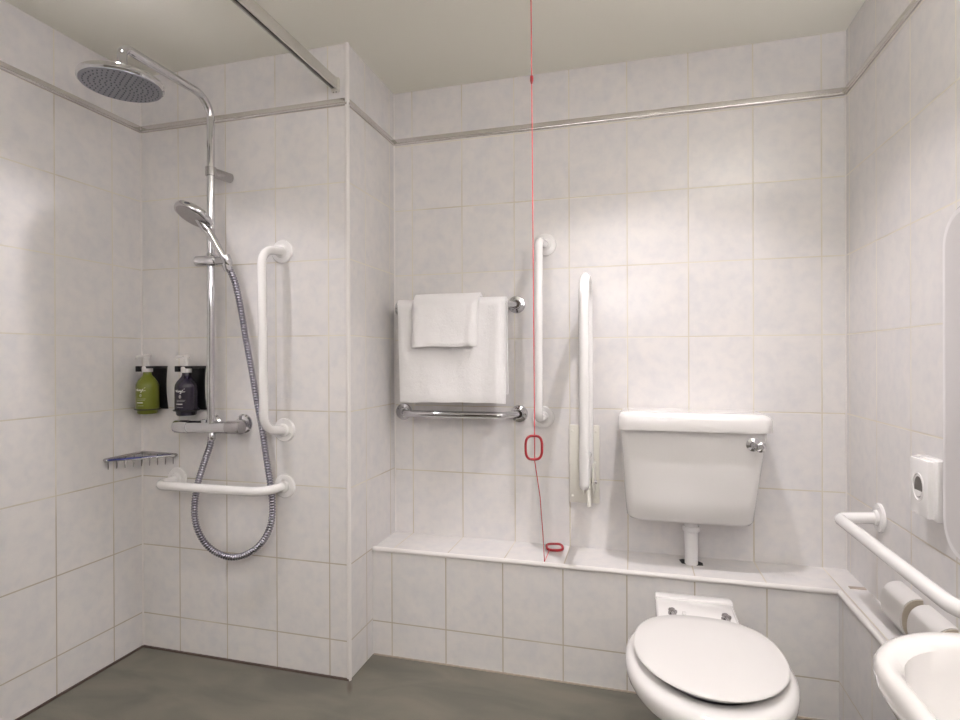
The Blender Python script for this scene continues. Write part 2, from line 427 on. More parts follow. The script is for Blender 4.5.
# chrome towel rails, ends splayed out to their flanges
def towel_rail(label, z, xl, xr, dz=0):
    return wall_rail('towel_rail', label, 'towel rail',
          [(xl, YB, z), (xl+.045, YB-.08, z), (xr-.047, YB-.08, z+.001+dz), (xr, YB, z+.001+dz)], .0125, M_chrome,
          [((xl, YB, z), NY), ((xr, YB, z+.001+dz), NY)], .032, .03, base=((xl+xr)/2, YB, z-.03))
towel_rail('upper chrome towel rail on the back wall, hung with two white towels', 1.243, -.866, -.415, .001)
towel_rail('lower bare chrome towel rail on the back wall below the hanging towels', .845, -.861, -.407)

# ------------------------------------------------------------------ towels
def towel(name, label, x0, x1, zt, yc, rin, th, zf, zb, skewl=0, seedv=0, folds=(), flare=0):
    """a folded towel laid over the bar: closed strip profile in Y-Z swept along X"""
    nx = 44; bm = bmesh.new(); rings = []
    zc = zt-rin-th
    def side(off, z0, z1, n): return [(off, z0+(z1-z0)*k/n) for k in range(n+1)]
    outer = side(-(rin+th), zf+th*.3, zc, 26) + [(-(rin+th)*math.cos(a), zc+(rin+th)*math.sin(a)) for a in [PI*k/12 for k in range(1, 12)]] + side(rin+th, zc, zb+th*.3, 14)
    inner = side(rin, zb, zc, 14) + [((rin)*math.cos(a), zc+rin*math.sin(a)) for a in [PI*k/12 for k in range(1, 12)]] + side(-rin, zc, zf, 26)
    outer[0] = (-(rin+th*.7), zf); prof = outer+inner
    for i in range(nx+1):
        s = i/nx; x = x0+(x1-x0)*s; edge = min(s, 1-s)*nx
        puff = 1 if edge >= 2 else (.25, .8)[int(edge)]
        ring = []
        for k, (y, z) in enumerate(prof):
            low = max(0, min(1, (zt-z)/(zt-zf)))
            fr = k < len(outer)
            yy = y
            if fr:
                mid = rin+th/2; sg = -1 if y < 0 else 1
                if abs(y) > rin: yy = sg*(mid+(abs(y)-mid)*puff) if z <= zc else y*(.93+.07*puff)
            wob = noise.noise(V((x*7+seedv, z*5, seedv)))*.006*low + noise.noise(V((x*22, z*14, seedv+3)))*.0022
            for fx, fw, fa in folds: wob -= fa*math.exp(-((s-fx)/fw)**2)*(.4+.6*low)
            if y < 0: yy += wob if z <= zc else wob*.5
            if y < 0 and z <= zc: yy -= flare*low*(.75+.25*math.sin(s*2.6+.4))
            xx = x + skewl*low*(1-s) + noise.noise(V((z*9, seedv+s*3, 1.7)))*.003*low
            zz = z + (noise.noise(V((x*9, seedv, 4.2)))*.006*(1 if low > .9 else 0) if fr or True else 0)
            if z > zc: zz += noise.noise(V((x*8, seedv, 9)))*.003
            ring.append(V((xx, yc+yy, zz)))
        rings.append(ring)
    loft(bm, rings)
    o = obj(name, bm, M_towel, ang=60)
    return o
tw = towel('towel', 'large white bath towel folded over the upper chrome towel rail', -.843, -.436, 1.268, YB-.080, .0125, .014, .890, .92, .012, 2.0, folds=((.93, .05, .006), (.80, .06, -.003), (.35, .10, .004)), flare=.010)
tag(tw, 'large white bath towel folded over the upper chrome towel rail', 'towel')
tw2 = towel('hand_towel', '', -.772, -.530, 1.285, YB-.080, .0285, .013, 1.090, 1.12, -.004, 8.0, folds=((.90, .05, .005), (.10, .06, .003)), flare=.024)
tag(tw2, 'small white hand towel laid over the large bath towel', 'towel')

# ------------------------------------------------------------------ shower set
base = (-1.37, YS, .80)
sh = thing('shower_set', 'chrome shower riser with round rain head, hand shower, hose and mixer bar', 'shower', base)
yr = YS-.075
obj('riser_pipe', TB(fillet([(-1.370, yr, .83), (-1.3655, yr, 1.918), (-1.374, 1.245, 1.922), (-1.374, 1.245, 1.846)], [.070, .026], 12), .0125, n=20), M_chrome, sh)
HC = (-1.377, 1.245, 0); HZ = 1.8125
hd = obj('rain_head', LA([(0, HZ+.040), (.015, HZ+.040), (.020, HZ+.032), (.026, HZ+.026), (.060, HZ+.023), (.096, HZ+.020), (.1035, HZ+.016), (.1060, HZ+.010), (.1055, HZ+.004), (.101, HZ), (0, HZ)], HC, (0, 0, 1), 64), M_chrome, sh)
obj('spray_face', LA([(0, HZ+.0002), (.1005, HZ+.0002), (.1000, HZ-.0025), (0, HZ-.0025)], HC, (0, 0, 1), 64), M_spray, hd)
bm = bmesh.new()
for j, rr in enumerate([.012, .025, .038, .051, .064, .077, .090]):
    n = max(6, int(2*PI*rr/.0135))
    for k in range(n):
        a = 2*PI*(k+.5*(j % 2))/n
        lathe(bm, [(.0022, 0), (.0014, -.0025), (0, -.0025)], (HC[0]+rr*math.cos(a), HC[1]+rr*math.sin(a), HZ-.0024), (0, 0, 1), 6)
noz = obj('spray_nozzles', bm, M_nozzle, hd); noz['kind'] = 'stuff'
obj('pipe_collar', LA([(0, 0), (.0155, 0), (.0155, .014), (.0128, .018), (0, .018)], (-1.375, 1.245, HZ+.038), (0, 0, 1), 24), M_chrome, sh)
# wall bracket
bm = LA([(0, -.001), (.0165, -.001), (.0165, .070), (.0150, .074), (0, .074)], (-1.352, YS, 1.677), (V((-1.367, yr, 1.677))-V((-1.352, YS, 1.677))), 24)
lathe(bm, [(0, -.014), (.0175, -.014), (.0175, .014), (0, .014)], (-1.3665, yr, 1.677), (0, 0, 1), 24)
obj('wall_bracket', bm, M_satin, sh)
# slider
bm = bmesh.new(); lathe(bm, [(0, 0), (.013, 0), (.0175, .004), (.0175, .080), (.014, .084), (0, .084)], (-1.416, yr-.012, 1.377), (1, 0, 0), 24)
lathe(bm, [(0, -.002), (.0165, -.002), (.0165, .004), (.0145, .008), (0, .008)], (-1.3675, yr, 1.395), (0, 0, 1), 20)
sl = obj('slider', bm, M_chrome, sh)
bm = LA([(0, 0), (.010, 0), (.0145, .006), (.016, .026), (.016, .034), (0, .034)], (-1.280, yr-.020, 1.355), V((-.35, -.20, 1)), 20)
tube(bm, [(-1.34, yr-.012, 1.375), (-1.292, yr-.018, 1.373)], .0135, n=16)
obj('hand_shower_cradle', bm, M_chrome, sl)
# hand shower
A = V((-1.286, yr-.020, 1.362)); B = V((-1.334, 1.530, 1.462)); Hc = V((-1.362, 1.492, 1.512)); TIP = V((-1.410, 1.462, 1.538))
n = V((-.1985, -.444, -.85)).normalized()
hb = TB(smooth_curve([A, A+(B-A)*.5, B, B+V((-.012, -.012, .020)), Hc-n*.012+V((0, 0, 0))], 8), lambda t, i: .0095+.0045*min(1, t*1.4), n=18)
hs = obj('hand_shower', hb, M_chrome, sh)
obj('hand_shower_head', LA([(0, -.018), (.024, -.018), (.048, -.014), (.058, -.008), (.0605, .002), (.058, .008), (.053, .0085), (0, .0085)], Hc, n, 40), M_chrome, hs)
obj('spray_face', LA([(0, .0086), (.052, .0086), (.050, .0105), (0, .0105)], Hc, n, 40), M_satin, hs)
# hose with ribbed steel skin
hose = [(-1.284, 1.558, 1.350), (-1.269, 1.57, 1.3), (-1.253, 1.578, 1.211), (-1.239, 1.584, 1.112), (-1.226, 1.59, 1.03), (-1.21, 1.596, 0.923), (-1.19, 1.6, 0.814), (-1.176, 1.603, 0.715), (-1.164, 1.605, 0.639),
        (-1.156, 1.605, 0.567), (-1.163, 1.605, 0.5), (-1.196, 1.602, 0.439), (-1.253, 1.598, 0.397), (-1.321, 1.594, 0.384), (-1.392, 1.592, 0.408), (-1.440, 1.592, 0.462), (-1.457, 1.594, 0.532), (-1.442, 1.592, 0.619), (-1.410, 1.588, 0.7), (-1.383, 1.582, 0.753), (-1.373, 1.579, 0.788)]
hp_ = resample(smooth_curve(hose, 12), .0023)
ribs = [.0104, .0112, .0104, .0076]
obj('hose', TB(hp_, lambda t, i: ribs[i % 4], n=12), M_hose, sh, ang=60)
obj('hose_nut', LA([(0, 0), (.0095, 0), (.0115, .004), (.0115, .022), (.0085, .026), (0, .026)], (-1.371, YS-.070, .778), (0, 0, 1), 10), M_chrome, sh)
obj('hose_nut', LA([(0, 0), (.0095, 0), (.0125, .006), (.0135, .024), (0, .024)], (A.x+.003, A.y-.001, 1.338), (-.2, -.1, 1), 16), M_chrome, sh)
# mixer bar
zm = .819
bm = LA([(0, 0), (.017, 0), (.0205, .004), (.0205, .258), (.017, .262), (0, .262)], (-1.517, YS-.070, zm), (1, 0, .012), 32)
mx = obj('mixer_bar', bm, M_chrome, sh)
for x0 in (-1.517, -1.307):
    obj('control_knob', LA([(0, -.001), (.0213, -.001), (.0222, .002), (.0222, .050), (.0213, .054), (0, .054)], (x0, YS-.070, zm+(x0+1.517)*.012), (1, 0, .012), 28), M_satin if x0 > -1.4 else M_chrome, mx)
for x0, zz in ((-1.298, .830), (-1.425, .829)):
    bm = LA([(0, -.001), (.033, -.001), (.033, .004), (.028, .010), (.017, .012), (.015, .070), (0, .070)], (x0, YS, zz-.003), NY, 32)
    obj('wall_union', bm, M_chrome, mx)
obj('riser_nut', LA([(0, 0), (.0135, 0), (.0135, .016), (.011, .020), (0, .020)], (-1.370, YS-.0725, zm+.018), (0, 0, 1), 16), M_chrome, mx)
obj('temperature_stop', BX((-1.404, YS-.084, zm+.014), (-1.386, YS-.066, zm+.028), .003), M_chrome, mx)

# ------------------------------------------------------------------ soap bottles and holders
def holder(xc, xr_, label):
    t = thing('bottle_holder', label, 'bottle holder', (xc, YS, .87), 'black bottle holders')
    hw = xr_-xc; zb, zt = .872, 1.026; poly = []
    for k in range(13):
        s = k/12; poly.append(V((xc+hw-.007*math.sin(PI*s)+.003*(1-s), YS, zb+(zt-zb)*s)))
    for k in range(13):
        s = 1-k/12; poly.append(V((xc-hw+.010+.007*math.sin(PI*s)-.003*(1-s), YS, zb+(zt-zb)*s)))
    obj('back_plate', prism(bmesh.new(), poly, (0, -.006, 0)), M_black, t)
    bm = BX((xc-hw+.010, YS-.062, 1.0175), (xc+hw, YS-.004, 1.026), .0015)
    box(bm, (xc-hw+.009, YS-.066, 1.006), (xc-hw+.024, YS-.048, 1.026), .0015)
    obj('neck_clamp', bm, M_black, t)
    cy = YS-.047
    ring = [V((xc+.040*math.sin(a), cy-.040*math.cos(a), .874)) for a in [2*PI*k/40 for k in range(40)]]
    bm = tube(bmesh.new(), ring, .0022, n=8, closed=True)
    box(bm, (xc-.02, YS-.012, .872), (xc+.02, YS-.003, .877))
    obj('base_ring', bm, M_black, t)
    return t
def bottle(xc, mat, label, d=0):
    cy = YS-.047; z0 = .858-d
    t = thing('soap_bottle', label, 'bottle', (xc, cy, z0), 'pump bottles on the shower wall')
    r = .0365
    obj('body', LA([(0, 0), (r*.80, 0), (r*.88, .004), (r*.90, .014), (r*.99, .018), (r, .022), (r, .094), (r*.985, .101), (r*.93, .108), (r*.80, .117), (r*.56, .128), (r*.42, .134), (r*.37, .139), (r*.36, .152), (0, .152)], (xc, cy, z0), (0, 0, 1), 40), mat, t)
    obj('collar', LA([(0, .147), (.0170, .147), (.0175, .150), (.0175, .1650), (.0155, .168), (0, .168)], (xc, cy, z0), (0, 0, 1), 28), M_pump, t)
    bm = LA([(0, .166), (.006, .166), (.006, .196), (.0125, .197), (.0130, .207), (.010, .210), (0, .210)], (xc, cy, z0), (0, 0, 1), 20)
    tube(bm, fillet([(xc, cy, z0+.203), (xc-.006, cy-.036, z0+.202), (xc-.007, cy-.040, z0+.194)], .005, 4), .0042, n=10)
    obj('pump', bm, M_pump, t)
    # printed marks
    def S(u, h, rr=r+.0003):
        a = u*1.12/r+.34; return V((xc+rr*math.sin(a), cy-rr*math.cos(a), z0+h))
    bm = bmesh.new()
    word = [(-.019, .0875), (-.017, .083), (-.0145, .085), (-.0125, .089), (-.013, .082), (-.010, .0825), (-.008, .086), (-.0075, .081), (-.005, .0865), (-.003, .082), (-.001, .0865), (.000, .078), (-.003, .077), (.003, .084), (.005, .089), (.003, .086), (.004, .082), (.008, .0825), (.012, .0835)]
    pts = smooth_curve([V((u, h, 0)) for u, h in word], 4)
    tube(bm, [S(p.x-.002, p.y) for p in pts], .0009, n=6)
    tube(bm, [S(.006+.003*k/4, .0915+.0015*k/4) for k in range(5)], .0009, n=6)
    obj('lettering', bm, M_ink, t)
    bm = bmesh.new()
    tube(bm, [S(-.005+.003*math.cos(a), .066+.0045*math.sin(a)) for a in [2*PI*k/16 for k in range(16)]], .0005, n=5, closed=True)
    tube(bm, [S(-.005, .062), S(-.005, .070)], .0005, n=5)
    obj('emblem', bm, M_ink, t)
    bm = bmesh.new()
    for h, u0, u1, rr in ((.054, -.016, .010, .00035), (.0495, -.016, .008, .00035), (.0405, -.017, .002, .0016), (.0300, -.015, .004, .00035)):
        tube(bm, [S(u0+(u1-u0)*k/8, h) for k in range(9)], rr, n=6)
    obj('small_print', bm, M_ink, t)
    return t
holder(-1.663, -1.621, 'black wall holder gripping the green bottle nearest the shower corner')
holder(-1.496, -1.455, 'black wall holder gripping the dark purple bottle')
bottle(-1.663, M_green, 'olive green pump bottle in the holder nearest the shower corner')
bottle(-1.496, M_purple, 'dark purple pump bottle beside the chrome riser pipe', .002)

# ------------------------------------------------------------------ corner basket
cb = thing('corner_basket', 'empty chrome wire soap basket fixed in the shower corner', 'basket', (XL+.05, YS-.05, .675))
zt_ = .712; L_ = .160; c0 = V((XL+.006, YS-.006, zt_)); pL = V((XL+.006, YS-L_, zt_-.003)); pR = V((XL+L_, YS-.006, zt_-.003))
bm = tube(bmesh.new(), fillet([c0, pL+V((0, 0, 0)), pL+V((.012, .0, -.001))], .006, 4), .0052, n=12)
tube(bm, fillet([c0, pR, pR+V((0, -.012, -.001))], .006, 4), .0052, n=12)
obj('top_rim', bm, M_satin, cb)
obj('front_bar', tube(bmesh.new(), [pL+V((.010, 0, -.001)), pR+V((0, -.010, -.001))], .0046, n=12), M_chrome, cb)
obj('coloured_strip', tube(bmesh.new(), [pL+V((.016, .0025, .0005))+V((-.0018, -.0018, 0)), pR+V((-.006, -.016, .0005))+V((-.0018, -.0018, 0))], .0034, n=10), M_blue, cb)
bm = bmesh.new()
for k in range(9):
    s = (k+.5)/9; f = pL.lerp(pR, s); dirn = V((-1, 1, 0)).normalized()
    # wire runs from the front bar down, back under the soap and up to the rim on the wall
    back = V((XL+.008, f.y+(f.x-XL-.008), 0)) if s < .5 else V((f.x-(YS-.008-f.y), YS-.008, 0))
    f0 = f; b0 = V((back.x, back.y, zt_-.004))
    dn = .032
    tube(bm, fillet([f0, f0+(b0-f0)*.12+V((0, 0, -dn)), b0+(f0-b0)*.10+V((0, 0, -dn)), b0], .006, 3), .0016, n=6)
w = obj('basket_wires', bm, M_satin, cb)

# ------------------------------------------------------------------ shower curtain rail
cr = thing('curtain_rail', 'square grey metal curtain rail running out from the shower wall under the ceiling', 'curtain rail', (-.945, YS, 1.935))
bm = BX((-.950, YN+.01, 1.935), (-.930, YS-.006, 1.962), .001)
box(bm, (-.950, YN+.01, 1.926), (-.946, YS-.006, 1.937)); box(bm, (-.935, YN+.01, 1.926), (-.930, YS-.006, 1.937))
obj('rail_profile', bm, plain('anodised_aluminium', (.66, .645, .60), .42, .55), cr)
obj('rail_slot', BX((-.946, YN+.012, 1.932), (-.935, YS-.008, 1.9355)), M_dark, cr)
bm = BX((-.954, YS-.010, 1.920), (-.926, YS+.001, 1.966), .002)
ep = obj('end_bracket', bm, plain('bracket_grey', (.66, .64, .58), .4), cr)
for z in (1.9215,):
    for x in (-.946, -.936): obj('screw', LA([(0, 0), (.0018, 0), (.0018, .003), (0, .003)], (x, YS-.007, z-.003), (0, 0, 1), 8), M_dark, ep)

# ------------------------------------------------------------------ emergency cord
cx, cy = -.259, 1.470
pc = thing('alarm_pull_cord', 'thin red emergency pull cord hanging from the ceiling down to the ledge', 'pull cord', (cx, cy, ZC))
Tp = V((-.262, 1.470, ZC-.012)); R1 = V((-.2560, 1.470, .8445)); R1b = V((-.2575, 1.470, .775))
Ed = V((-.2845, YF-.008, .388)); 
obj('ceiling_switch', LA([(0, .002), (.032, .002), (.032, -.012), (.028, -.020), (.006, -.022), (0, -.022)], (Tp.x, Tp.y, ZC), (0, 0, 1), 32), M_white, pc)
obj('connector', LA([(0, -.012), (.0026, -.010), (.0042, -.002), (.0042, .008), (.002, .012), (0, .012)], (-.2605, 1.470, 1.785), (0, 0, 1), 14), M_red, pc)
cord_pts = [Tp, V((-.2605, 1.470, 1.785)), R1, V((-.2565, 1.474, .775)), V((-.2600, 1.58, .655)), V((-.2720, 1.70, .520)), Ed]
bm = tube(bmesh.new(), cord_pts, .0013, n=8)
R2 = V((-.272, 1.962, .3875))
near = R2+V((-.014, -.030, -.002))
tube(bm, fillet([Ed, Ed+V((.001, .006, .0015)), near], .002, 3), .0013, n=8)
obj('cord', bm, M_cord, pc)
def pull(c, u, v, hw, hh, rt, nm='pull_ring'):
    c, u, v = V(c), V(u), V(v); pts = []
    for k in range(56):
        a = 2*PI*k/56; ca, sa = math.cos(a), math.sin(a); e = 2/3.4
        pts.append(c+u*(hw*math.copysign(abs(ca)**e, ca)*(1-.08*sa*sa))+v*(hh*math.copysign(abs(sa)**e, sa)))
    return obj(nm, tube(bmesh.new(), pts, rt, n=12, closed=True), M_red, pc)
pull((-.2575, 1.466, .8120), (.97, .24, 0), (0, 0, 1), .0215, .0310, .0034)
pull(R2, (.97, .24, 0), (-.24, .97, .10), .0275, .0260, .0044)

# ------------------------------------------------------------------ drop-down support arm
X0 = -.153
ar = thing('folding_support_arm', 'white drop-down support arm folded up against the back wall beside the cistern', 'support arm', (X0, YB, .53))
pl_ = BX((-.226, YB-.010, .537), (-.120, YB+.001, .812), .004)
obj('wall_plate', pl_, M_cream, ar)
loop = [(X0, 1.955, .64), (X0, 1.957, 1.312), (X0, 1.775, 1.312), (X0, 1.775, .650)]
bm = tube(bmesh.new(), fillet(loop, .085, 14), .0160, n=20)
lathe(bm, [(.0150, 0), (.0140, -.006), (.010, -.012), (0, -.015)], (X0, 1.775, .650), (0, 0, 1), 20)
obj('loop_tube', bm, M_white, ar)
obj('cross_tube', tube(bmesh.new(), [(X0, 1.775, .72), (X0, 1.955, .72)], .0120, n=16), M_white, ar)
bm = BX((X0-.020, YB-.088, .585), (X0-.013, YB-.006, .690), .003); box(bm, (X0+.013, YB-.088, .585), (X0+.020, YB-.006, .690), .003)
hg = obj('hinge_cheeks', bm, M_cream, ar)
obj('hinge_pin', LA([(0, -.026), (.007, -.026), (.007, .028), (0, .028)], (X0, 1.952, .625), (1, 0, 0), 16), M_satin, ar)
obj('locking_lever', TB(fillet([(X0, 1.955, .66), (X0, 1.945, .60), (X0+.004, 1.925, .545)], .02, 5), lambda t, i: .011-.004*t, n=14), M_cream, ar)
for x in (-.215, -.132):
    for z in (.560, .79): obj('screw', LA([(0, 0), (.0045, 0), (.004, .002), (0, .003)], (x, YB-.0098, z), NY, 14), M_cream, ar)

# ------------------------------------------------------------------ cistern
ci = thing('toilet_cistern', 'white ceramic cistern with overhanging lid hung on the back wall over the ledge', 'cistern', (.172, YB, .53))
def crow(z, x0, x1, yf, r, bow): return rrect(x0, x1, yf, YB, r, z, 6, bow)
rows = [crow(.530, .010, .322, 1.90, .030, .004), crow(.5265, -.004, .336, 1.886, .034, .006), crow(.530, -.017, .347, 1.874, .034, .007), crow(.542, -.026, .353, 1.866, .032, .008),
        crow(.60, -.031, .359, 1.860, .028, .009), crow(.70, -.037, .371, 1.853, .026, .010), crow(.80, -.043, .384, 1.848, .024, .010), crow(.832, -.044, .386, 1.847, .024, .010)]
rows[0] = [V((p.x, p.y, .530)) for p in rows[0]]
obj('tank', loft(bmesh.new(), rows), M_ceramic, ci, ang=50)
def lrow(z, g, t=0): return rrect(-.053+g, .399-g, 1.826+g+t, YB-.001, .030, z, 6, .012)
lid = [lrow(.824, .004), lrow(.822, .001), lrow(.826, 0), lrow(.858, .001), lrow(.866, .004), lrow(.872, .010), lrow(.8755, .020), lrow(.8765, .045), lrow(.8768, .075)]
obj('cistern_lid', loft(bmesh.new(), lid), M_ceramic, ci, ang=50)
fx, fz, fy = .343, .786, 1.845
fl = obj('flush_lever', LA([(0, -.004), (.0205, -.004), (.0205, .003), (.014, .006), (.0105, .008), (.0105, .024), (0, .024)], (fx, fy, fz), NY, 28), M_chrome, ci)
bm = LA([(0, 0), (.0145, 0), (.0155, .003), (.0155, .009), (.012, .012), (.008, .0125), (.007, .010), (0, .010)], (fx+.014, fy-.028, fz-.002), (-.15, -1, 0), 28)
tube(bm, [(fx, fy-.020, fz), (fx+.014, fy-.032, fz-.002)], .008, n=12)
obj('lever_knob', bm, M_chrome, fl)
# flush pipe
fp = thing('flush_pipe', 'white plastic flush pipe dropping from the cistern through the ledge', 'pipe', (.176, 1.945, ZL))
obj('pipe', LA([(0, -.02), (.0195, -.02), (.0205, 0), (.0215, .156), (0, .156)], (.176, 1.945, ZL), (0, 0, 1), 32), M_pvc, fp)
obj('pipe_nut', LA([(0, .106), (.022, .106), (.0275, .109), (.0275, .120), (.0245, .124), (0, .124)], (.176, 1.945, ZL), (0, 0, 1), 32), M_pvc, fp)

# ------------------------------------------------------------------ toilet
tx = .150
to = thing('toilet', 'white ceramic toilet with closed lid standing on the floor before the tiled ledge', 'toilet', (tx, 1.36, 0))
def egg(cx, cy, hw, lf, lb, z, n=56, sq=2.0, sqb=2.4):
    """egg outline: half width hw, lf towards the camera, lb towards the wall"""
    out = []
    for k in range(n):
        a = 2*PI*k/n; c, s = math.cos(a), math.sin(a)
        e = sqb if s > 0 else sq
        out.append(V((cx+hw*math.copysign(abs(c)**(2/e), c), cy+(lb if s > 0 else lf)*math.copysign(abs(s)**(2/e), s), z)))
    return out
cyy = 1.315
rows = [egg(tx, 1.43, .098, .155, .165, .0, sqb=3), egg(tx, 1.43, .096, .153, .163, .02, sqb=3), egg(tx, 1.42, .088, .150, .170, .08, sqb=3), egg(tx, 1.40, .088, .165, .18, .16), egg(tx, 1.37, .100, .18, .20, .24),
        egg(tx, 1.35, .108, .170, .20, .30), egg(tx, 1.34, .113, .180, .20, .328), egg(tx, 1.328, .128, .198, .20, .340), egg(tx, cyy, .166, .221, .20, .346), egg(tx+.001, cyy, .172, .225, .20, .354), egg(tx+.001, cyy, .1740, .226, .20, .366), egg(tx+.001, cyy, .172, .224, .198, .378), egg(tx, cyy, .163, .217, .192, .385),
        egg(tx, cyy, .150, .203, .18, .387), egg(tx, cyy, .118, .165, .14, .386), egg(tx, cyy, .108, .152, .13, .375), egg(tx, cyy, .09, .13, .11, .30), egg(tx, cyy, .05, .07, .07, .23)]
bm = loft(bmesh.new(), rows)
# rear shelf and outlet horn
sh_rows = [rrect(tx-.088, tx+.088, 1.42, 1.64, .02, .20, 5), rrect(tx-.096, tx+.10, 1.40, 1.655, .018, .30, 5), rrect(tx-.098, tx+.104, 1.40, 1.662, .014, .372, 5), rrect(tx-.096, tx+.102, 1.402, 1.660, .012, .380, 5), rrect(tx-.092, tx+.098, 1.405, 1.656, .010, .3835, 5)]
loft(bm, sh_rows)
box(bm, (tx-.097, 1.628, .372), (tx+.103, 1.661, .3885), .004, 3)
tube(bm, [(tx, 1.60, .15), (tx, YF-.002, .15)], .05, n=24)
pan = obj('pan', bm, M_ceramic, to, ang=50)
def seat_ring():
    bm = bmesh.new(); o = [egg(tx+.003, 1.325, hw, lf, lb, z, sqb=2.5) for hw, lf, lb, z in ((.138, .168, .149, .3865), (.141, .171, .152, .389), (.141, .171, .152, .395), (.138, .168, .149, .3990), (.10, .13, .11, .3990), (.095, .125, .105, .394), (.10, .13, .11, .388))]
    R = [[bm.verts.new(p) for p in r] for r in o]; n = len(R[0])
    for i in range(len(R)):
        A, B = R[i], R[(i+1) % len(R)]
        for k in range(n): bm.faces.new((A[k], A[(k+1) % n], B[(k+1) % n], B[k]))
    return bm
obj('seat', seat_ring(), M_seat, to)
L2 = [egg(tx+.003, 1.320, hw, lf, lb, z, sqb=2.45) for hw, lf, lb, z in ((.153, .180, .168, .4005), (.1565, .1830, .170, .4009), (.1575, .184, .171, .4022), (.1568, .1832, .170, .4038), (.153, .179, .167, .4055), (.12, .15, .135, .4085), (.06, .08, .07, .4100))]
obj('toilet_lid', loft(bmesh.new(), L2), M_seat, to, ang=50)
for hx in (tx-.058, tx+.070):
    bm = LA([(0, .3825), (.0105, .3825), (.0105, .387), (.006, .389), (.006, .398), (0, .398)], (hx, 1.535, 0), (0, 0, 1), 20)
    tube(bm, [(hx-.006, 1.532, .3955), (hx+.007, 1.514, .3985)], .0052, n=12)
    tube(bm, [(hx, 1.53, .393), (hx, 1.485, .4035)], .0045, n=12)
    obj('seat_hinge', bm, M_satin, to)
obj('buffer', BX((tx-.033, 1.528, .383), (tx-.024, 1.545, .3895), .001), M_seat, to)

# ------------------------------------------------------------------ toilet roll covers
def cover(y0, y1, label):
    prof = []; z0, z1, p = .3800, .4835, .045
    zc = (z0+z1)/2; h = (z1-z0)/2
    for k in range(25):
        a = -PI/2+PI*k/24; prof.append((p*abs(math.cos(a))**.75, zc+h*math.sin(a)))
    t = thing('toilet_roll_holder', label, 'toilet roll holder', (XR, (y0+y1)/2, z0), 'toilet roll holders on the right wall')
    poly = [V((XR+.001, y0, z0))]+[V((XR-a, y0, z)) for a, z in prof]+[V((XR+.001, y0, z1))]
    obj('curved_cover', prism(bmesh.new(), poly, (0, y1-y0, 0)), M_seat, t)
    for y, d in ((y0, -.003), (y1, .003)):
        pp = [V((XR+.0005, y, z0+.002))]+[V((XR-a*.94, y, zc+(z-zc)*.95)) for a, z in prof]+[V((XR+.0005, y, z1-.002))]
        obj('end_plate', prism(bmesh.new(), pp, (0, d, 0)), plain('end_plate_shade', (.52, .46, .38), .6), t)  # ends coloured brown for the shade between the covers
    return t
cover(1.532, 1.644, 'white rounded toilet roll holder on the right wall farther from the basin')
cover(1.385, 1.500, 'white rounded toilet roll holder on the right wall beside the basin rim')

# ------------------------------------------------------------------ shaver socket
sk = thing('wall_socket', 'white surface-mounted wall socket with round recess on the right wall', 'socket', (XR, 1.47, .69))
bm = BX((XR-.020, 1.420, .690), (XR+.001, 1.516, .823), .003)
obj('back_box', bm, M_white, sk)
bm = BX((XR-.033, 1.431, .694), (XR-.019, 1.512, .820), .003)
fc = obj('face_plate', bm, M_white, sk)
hc = V((XR-.0330, 1.472, .757))
obj('socket_ring', TB([hc+V((0, .024*math.cos(a), .030*math.sin(a))) for a in [2*PI*k/36 for k in range(36)]], .002, n=8, closed=True), M_white, fc)
bm = bmesh.new(); prism(bm, [hc+V((.001, .0175*math.cos(a), .0235*math.sin(a))) for a in [2*PI*k/36 for k in range(36)]], (-.0018, 0, 0))
obj('socket_recess', bm, plain('recess_grey', (.14, .13, .12), .5), fc)
bm = bmesh.new(); prism(bm, [hc+V((-.0005, .017*math.cos(a)-.001, -.008+.0135*math.sin(a))) for a in [PI+PI*k/18 for k in range(19)]], (-.0014, 0, 0))
obj('recess_floor', bm, M_white, fc)

# ------------------------------------------------------------------ panel
mi = thing('wall_panel', 'tall smooth white panel with rounded corners on the right wall beside the socket', 'panel', (XR, 1.09, .63))
def rr_yz(y0, y1, z0, z1, r, x, n=10):
    out = []
    for cy_, cz_, a0 in ((y1-r, z0+r, -PI/2), (y1-r, z1-r, 0), (y0+r, z1-r, PI/2), (y0+r, z0+r, PI)):
        for k in range(n+1):
            a = a0+PI/2*k/n; out.append(V((x, cy_+r*math.cos(a), cz_+r*math.sin(a))))
    return out
my0, my1, mz0, mz1 = .80, 1.405, .635, 1.352
g = .016
obj('panel_rim', loft(bmesh.new(), [rr_yz(my0, my1, mz0, mz1, .075, XR+.001), rr_yz(my0, my1, mz0, mz1, .075, XR-.014), rr_yz(my0+.006, my1-.006, mz0+.006, mz1-.006, .070, XR-.019), rr_yz(my0+g+.004, my1-g-.004, mz0+g+.004, mz1-g-.004, .058, XR-.0175)]), M_bevel, mi)
obj('panel_face', loft(bmesh.new(), [rr_yz(my0+g, my1-g, mz0+g, mz1-g, .062, XR-.0170), rr_yz(my0+g, my1-g, mz0+g, mz1-g, .062, XR-.0190)]), M_panel, mi)

